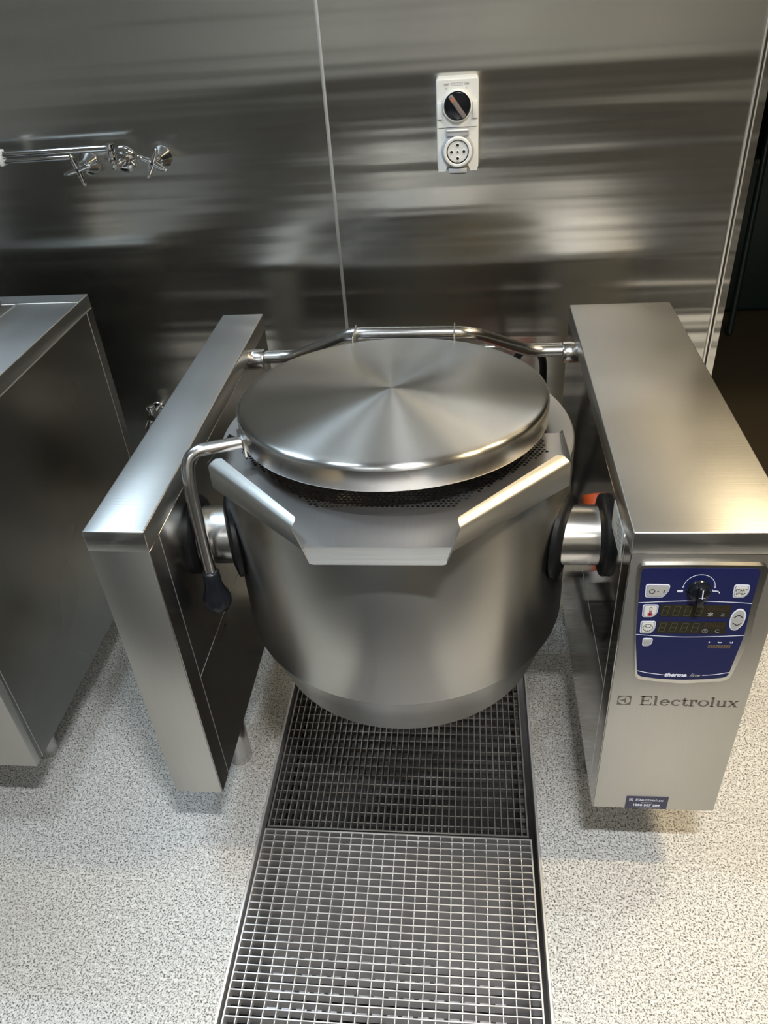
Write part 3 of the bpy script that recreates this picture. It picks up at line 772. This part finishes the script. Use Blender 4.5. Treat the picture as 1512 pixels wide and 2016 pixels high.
# ------------------------------------------------------------------ switched outlet on the wall
OX0, OX1, OZ0, OZ1 = -.0725, .0265, 1.1825, 1.3835
OY = 2.050
S = thing('switched_outlet', 'white industrial switch and round socket mounted on the steel wall', 'outlet', ((OX0+OX1)/2, WY, OZ0))
ob_ = rounded([(OX0, OZ0+.002), (OX1, OZ0+.002), (OX1, OZ1), (OX0, OZ1)], .008)
MB().prism(ob_, WY-.003, OY+.008, 'y').build('backing_box', M_white, S)
zm = 1.2800
sw = MB().prism(rounded([(OX0+.002, zm+.0008), (OX1-.002, zm+.0008), (OX1-.002, OZ1-.003), (OX0+.002, OZ1-.003)], .003), OY+.010, OY-.004, 'y', .001).build('switch_plate', M_white, S)
sy = OY-.004; cx, cz = -.0230, 1.3270
MB().lathe([(.0315, 0), (.0345, 0), (.0350, -.004), (.0335, -.011), (.0315, -.012), (.0310, -.004)], Matrix.Translation((cx, sy, cz)) @ Matrix.Rotation(PI/2, 4, 'X') @ Matrix.Scale(-1, 4, (0, 0, 1)), 48).build('switch_collar', M_white, sw)
for x0, x1 in ((OX0+.002, OX0+.014), (OX1-.014, OX1-.002)): MB().box(x0, x1, sy-.005, sy, cz-.028, cz+.008, .001, 2).build('guard', M_white, sw)
kk = MB().cyl((cx, sy, cz), (cx, sy-.010, cz), .0305, .0295, 48, .002).build('rotary_knob', M_swk, sw)
Mk = Matrix.Translation((cx, sy-.014, cz)) @ Matrix.Rotation(rad(-36), 4, 'Y')
MB().box(-.0052, .0052, -.008, .008, -.0285, .0285, .002, 2, Mk).build('knob_grip', M_swbar, sw)
MB().box(-.0042, .0042, -.0086, -.0078, .014, .022, .0, 2, Mk).build('knob_mark', M_brownink, sw)
D = {'dirs': (Vector((1, 0, 0)), Vector((0, 0, 1)), Vector((0, -1, 0)))}
text_mesh('switch_text', 'OFF', .0068, (-.0480, sy-.0002, 1.3690), M_pgrey, sw, 1, 0, .0, 'CENTER')
text_mesh('switch_text', 'O', .0060, (-.0480, sy-.0002, 1.3610), M_pgrey, sw, 1, 0, .0, 'CENTER')
text_mesh('switch_text', 'ON', .0068, (-.0010, sy-.0002, 1.3690), M_pgrey, sw, 1, 0, .0, 'CENTER')
text_mesh('switch_text', 'I', .0060, (-.0010, sy-.0002, 1.3610), M_pgrey, sw, 1, 0, .0, 'CENTER')
g = MB()
for z in (1.3735, 1.3710, 1.3685):
    x = -.038
    while x < -.010:
        l2 = random.uniform(.002, .005); g.box(x, x+l2, sy-.0002, sy, z, z+.0009); x += l2+.001
g.build('rating_print', M_btnrim, sw)
so = MB()
ol = [(OX0+.002, OZ0), (OX0+.020, OZ0), (OX0+.024, OZ0+.012), (OX1-.024, OZ0+.012), (OX1-.020, OZ0), (OX1-.002, OZ0), (OX1-.002, zm-.0008), (OX0+.002, zm-.0008)]
sk = so.prism(rounded(ol, .002), OY+.010, OY-.002, 'y', .001).build('socket_plate', M_white, S)
sy = OY-.002; cz = 1.2285
RX = Matrix.Translation((cx, sy, cz)) @ Matrix.Rotation(PI/2, 4, 'X')
MB().lathe([(.0350, 0), (.0390, 0), (.0390, .004), (.0345, .006), (.0345, .002)], RX, 48).build('socket_flange', M_grey, sk)
MB().lathe([(.0265, 0), (.0340, 0), (.0340, .016), (.0320, .018), (.0280, .018), (.0265, .016)], RX, 48).build('socket_collar', M_white, sk)
MB().lathe([(0, .001), (.0268, .001), (.0268, .003), (0, .003)], RX, 48).build('socket_recess', M_dark, sk)
MB().lathe([(0, .0025), (.0245, .0025), (.0245, .012), (.0235, .013), (0, .013)], RX, 48).build('socket_face', M_white, sk)
for i, (dx, dz, r) in enumerate(((0, .0150, .0035), (-.0148, 0, .0035), (.0148, 0, .0035), (0, -.0150, .0035), (0, 0, .0025))):
    MB().lathe([(r+.0015, .0129), (r+.0015, .0140), (r, .0145), (r, .0129)], RX @ Matrix.Translation((dx, dz, 0)), 20).build('pin_collar', M_white, sk)
    MB().lathe([(0, .0131), (r, .0131)], RX @ Matrix.Translation((dx, dz, 0)), 16).build('pin_hole', M_dark, sk)
MB().box(cx-.0030, cx+.0030, sy-.0134, sy-.0129, cz-.0225, cz-.0215).build('socket_mark', M_pgrey, sk)
MB().box(cx-.0275, cx+.0275, sy-.010, sy, cz+.0335, cz+.0500, .002, 2).build('flap_hinge', M_grey, sk)
MB().cyl((cx-.026, sy-.011, cz+.0465), (cx+.026, sy-.011, cz+.0465), .0022, .0022, 12).build('hinge_pin', M_white, sk)
MB().box(cx-.0220, cx+.0220, sy-.012, sy+.004, OZ0-.003, OZ0+.0075, .002, 2).build('flap_latch', M_grey, sk)
MB().box(cx-.0190, cx+.0190, sy-.006, sy+.020, OZ0-.0055, OZ0-.003, .001, 1).build('latch_spring', M_dark, sk)

# ------------------------------------------------------------------ wall taps and folding spout
def wall_tap(x, z, rot, label):
    t = thing('wall_tap', label, 'tap', (x, WY-.0035, z))
    MY = Matrix.Translation((x, WY-.0035, z)) @ Matrix.Rotation(PI/2, 4, 'X')
    MB().lathe([(.0285, 0), (.0285, .002), (.0270, .004), (.0165, .030), (.0150, .033), (0, .034)], MY, 40).build('cone_flange', M_chrome, t, 50)
    MB().lathe([(.0075, .030), (.0075, .052), (.0090, .054), (.0090, .062), (.0060, .064), (0, .064)], MY, 24).build('spindle', M_chrome, t, 50)
    h = MB(); h.lathe([(0, .062), (.0085, .062), (.0100, .066), (.0085, .074), (.0050, .077), (0, .077)], MY, 24)
    for k in range(4):
        a = rad(rot+90*k); d = Vector((math.cos(a), 0, math.sin(a))); c = Vector((x, WY-.0035-.069, z))
        h.tube([c+d*.004, c+d*.012+Vector((0, -.001, 0)), c+d*.026+Vector((0, -.003, 0)), c+d*.037+Vector((0, -.005, 0)), c+d*.040+Vector((0, -.0052, 0))], [.0092, .0078, .0062, .0048, .0020], 10)
    h.build('cross_handle', M_chrome, t, 60)
    MB().lathe([(0, .0768), (.0042, .0768), (.0042, .0776), (0, .0776)], MY, 20).build('index_button', M_inkk, t)
    return t
wall_tap(-.975, 1.2330, 14, 'chrome cross-handle wall tap under the folded spout')
wall_tap(-.779, 1.2390, 60, 'chrome cross-handle wall tap between spout flange and panel joint')
sp = thing('swivel_spout', 'chrome folding double-tube spout reaching along the wall', 'faucet', (-.878, WY-.0035, 1.239))
MY = Matrix.Translation((-.878, WY-.0035, 1.239)) @ Matrix.Rotation(PI/2, 4, 'X')
MB().lathe([(.0330, 0), (.0330, .003), (.0295, .007), (.0180, .010), (.0160, .016), (0, .016)], MY, 48).build('wall_flange', M_chrome, sp, 50)
MB().lathe([(.0145, .014), (.0145, .024), (0, .024)], MY, 6).build('hex_nut', M_chrome, sp, 20)
MB().tube([(-.878, WY-.025, 1.239), (-.876, WY-.062, 1.232), (-.876, WY-.078, 1.236), (-.876, WY-.078, 1.285)], .0085, 16, bend=.016).build('elbow', M_chrome, sp)
yy = WY-.078
MB().cyl((-.876, yy, 1.246), (-.876, yy, 1.262), .0105, .0105, 24, .001).cyl((-.876, yy, 1.263), (-.876, yy, 1.290), .0110, .0110, 24, .0015).build('swivel_joint', M_chrome, sp)
MB().tube([(-.876, yy, 1.280), (-1.05, yy, 1.2785), (-1.60, yy, 1.274)], .0078, 16).build('upper_arm', M_chrome, sp)
MB().tube([(-.985, yy-.001, 1.2640), (-1.60, yy-.001, 1.2590)], .0065, 16).build('lower_arm', M_chrome, sp)
MB().box(-1.168, -1.158, yy-.012, yy+.012, 1.253, 1.289, .002, 2).build('arm_clip', M_white, sp)
MB().cyl((-1.60, yy, 1.250), (-1.60, yy, 1.290), .012, .012, 24, .002).build('swivel_joint', M_chrome, sp)

# small valve low on the wall
V = thing('drain_valve', 'small chrome valve low on the wall behind the narrow column', 'valve', (-.960, WY-.0035, .505))
vx, vz = -.960, .520
MB().cyl((vx, WY-.0035, vz), (vx, WY-.008, vz), .020, .018, 24, .001).cyl((vx, WY-.008, vz), (vx, WY-.060, vz), .0095, .0095, 18).build('pipe', M_chrome, V)
MB().cyl((vx, WY-.075, vz), (vx, WY-.040, vz), .0135, .0135, 6).build('valve_body', M_chrome, V, 20)
MB().cyl((vx, WY-.060, vz+.008), (vx, WY-.060, vz+.026), .0085, .0085, 16).cyl((vx, WY-.060, vz+.026), (vx, WY-.060, vz+.037), .0140, .0130, 20, .002).build('valve_cap', M_chrome, V)
MB().lathe([(.0085, 0), (.0120, .002), (.0130, .026), (.0120, .028), (.0090, .028), (.0085, .010)], Matrix.Translation((vx-.004, WY-.066, vz-.010)) @ Vector((-.35, -.35, -.8)).to_track_quat('Z', 'Y').to_matrix().to_4x4(), 24).build('outlet_nozzle', M_chrome, V)

# supply hose with an orange plug behind the vessel
hs = MB().tube([(.196, 1.86, .30), (.12, 1.90, .62), (.115, 1.80, .800), (.150, 1.745, .858), (.185, 1.800, .80), (.200, 1.88, .55), (.205, 1.90, .30)], .0095, 14, bend=.05)
o = tag(hs.build('rubber_hose', M_black), 'black rubber hose looping up behind the lid hinge', 'hose')
PG = thing('orange_plug', 'orange industrial plug on a black cable beside the mirror-like column side', 'plug', (.170, 1.50, .0))
MB().cyl((.186, 1.640, .500), (.176, 1.560, .410), .026, .026, 28, .003).cyl((.176, 1.560, .410), (.171, 1.515, .355), .022, .022, 28, .002).build('plug_shell', M_orange, PG)
MB().cyl((.171, 1.515, .355), (.169, 1.495, .335), .027, .027, 28, .002).build('plug_ring', M_white, PG)
MB().cyl((.169, 1.495, .335), (.162, 1.430, .325), .020, .012, 28, .002).build('plug_tail', M_knob, PG)
MB().tube([(.163, 1.440, .326), (.158, 1.38, .33), (.170, 1.37, .25), (.185, 1.52, .17), (.195, 1.74, .16), (.19, 1.90, .012), (-.1, 1.95, .012)], .0085, 12, bend=.06).build('cable', M_black, PG)

# ------------------------------------------------------------------ dark room beyond the doorway
bn = MB().box(1.25, 1.95, 4.0, 4.6, 0, .75, .03, 3)
t = tag(bn.build('storage_bin', M_bin), 'dark green bin standing in the unlit room past the wall', 'bin')
pm_ = MB().tube([(1.26, 3.70, .02), (1.36, 4.02, 1.5)], .015, 12)
tag(pm_.build('broom_pole', M_bin), 'dark pole leaning in the unlit doorway past the wall', 'pole')

mt = MB().box(-2.2, 1.75, -1.45, .32, .0005, .013, .004, 2)  # unseen mat, added to darken what wall and vessel reflect
tag(mt.build('added_dark_mat', M_black), 'unseen black floor mat added to darken the steel reflections', 'mat')
# ------------------------------------------------------------------ counters behind the photographer (seen only as reflections)
for i, (x0, x1, nm) in enumerate(((-2.7, -1.0, 'low stainless work bench at the cool end of the room'), (-.95, .75, 'dark low work bench behind the photographer'), (.8, 2.5, 'low stainless work bench at the warm end of the room'))):
    t = thing('work_bench', nm, 'bench', ((x0+x1)/2, -1.9, 0))
    MB().box(x0, x1, -2.3, -1.5, .86, .90, .002).build('bench_top', M_top, t)
    MB().box(x0+.02, x1-.02, -2.28, -1.54, .15, .86).build('bench_body', M_cab, t)
    for x in (x0+.06, x1-.06):
        for y in (-2.2, -1.6): MB().cyl((x, y, 0), (x, y, .15), .02, .02, 12).build('leg', M_tube, t)
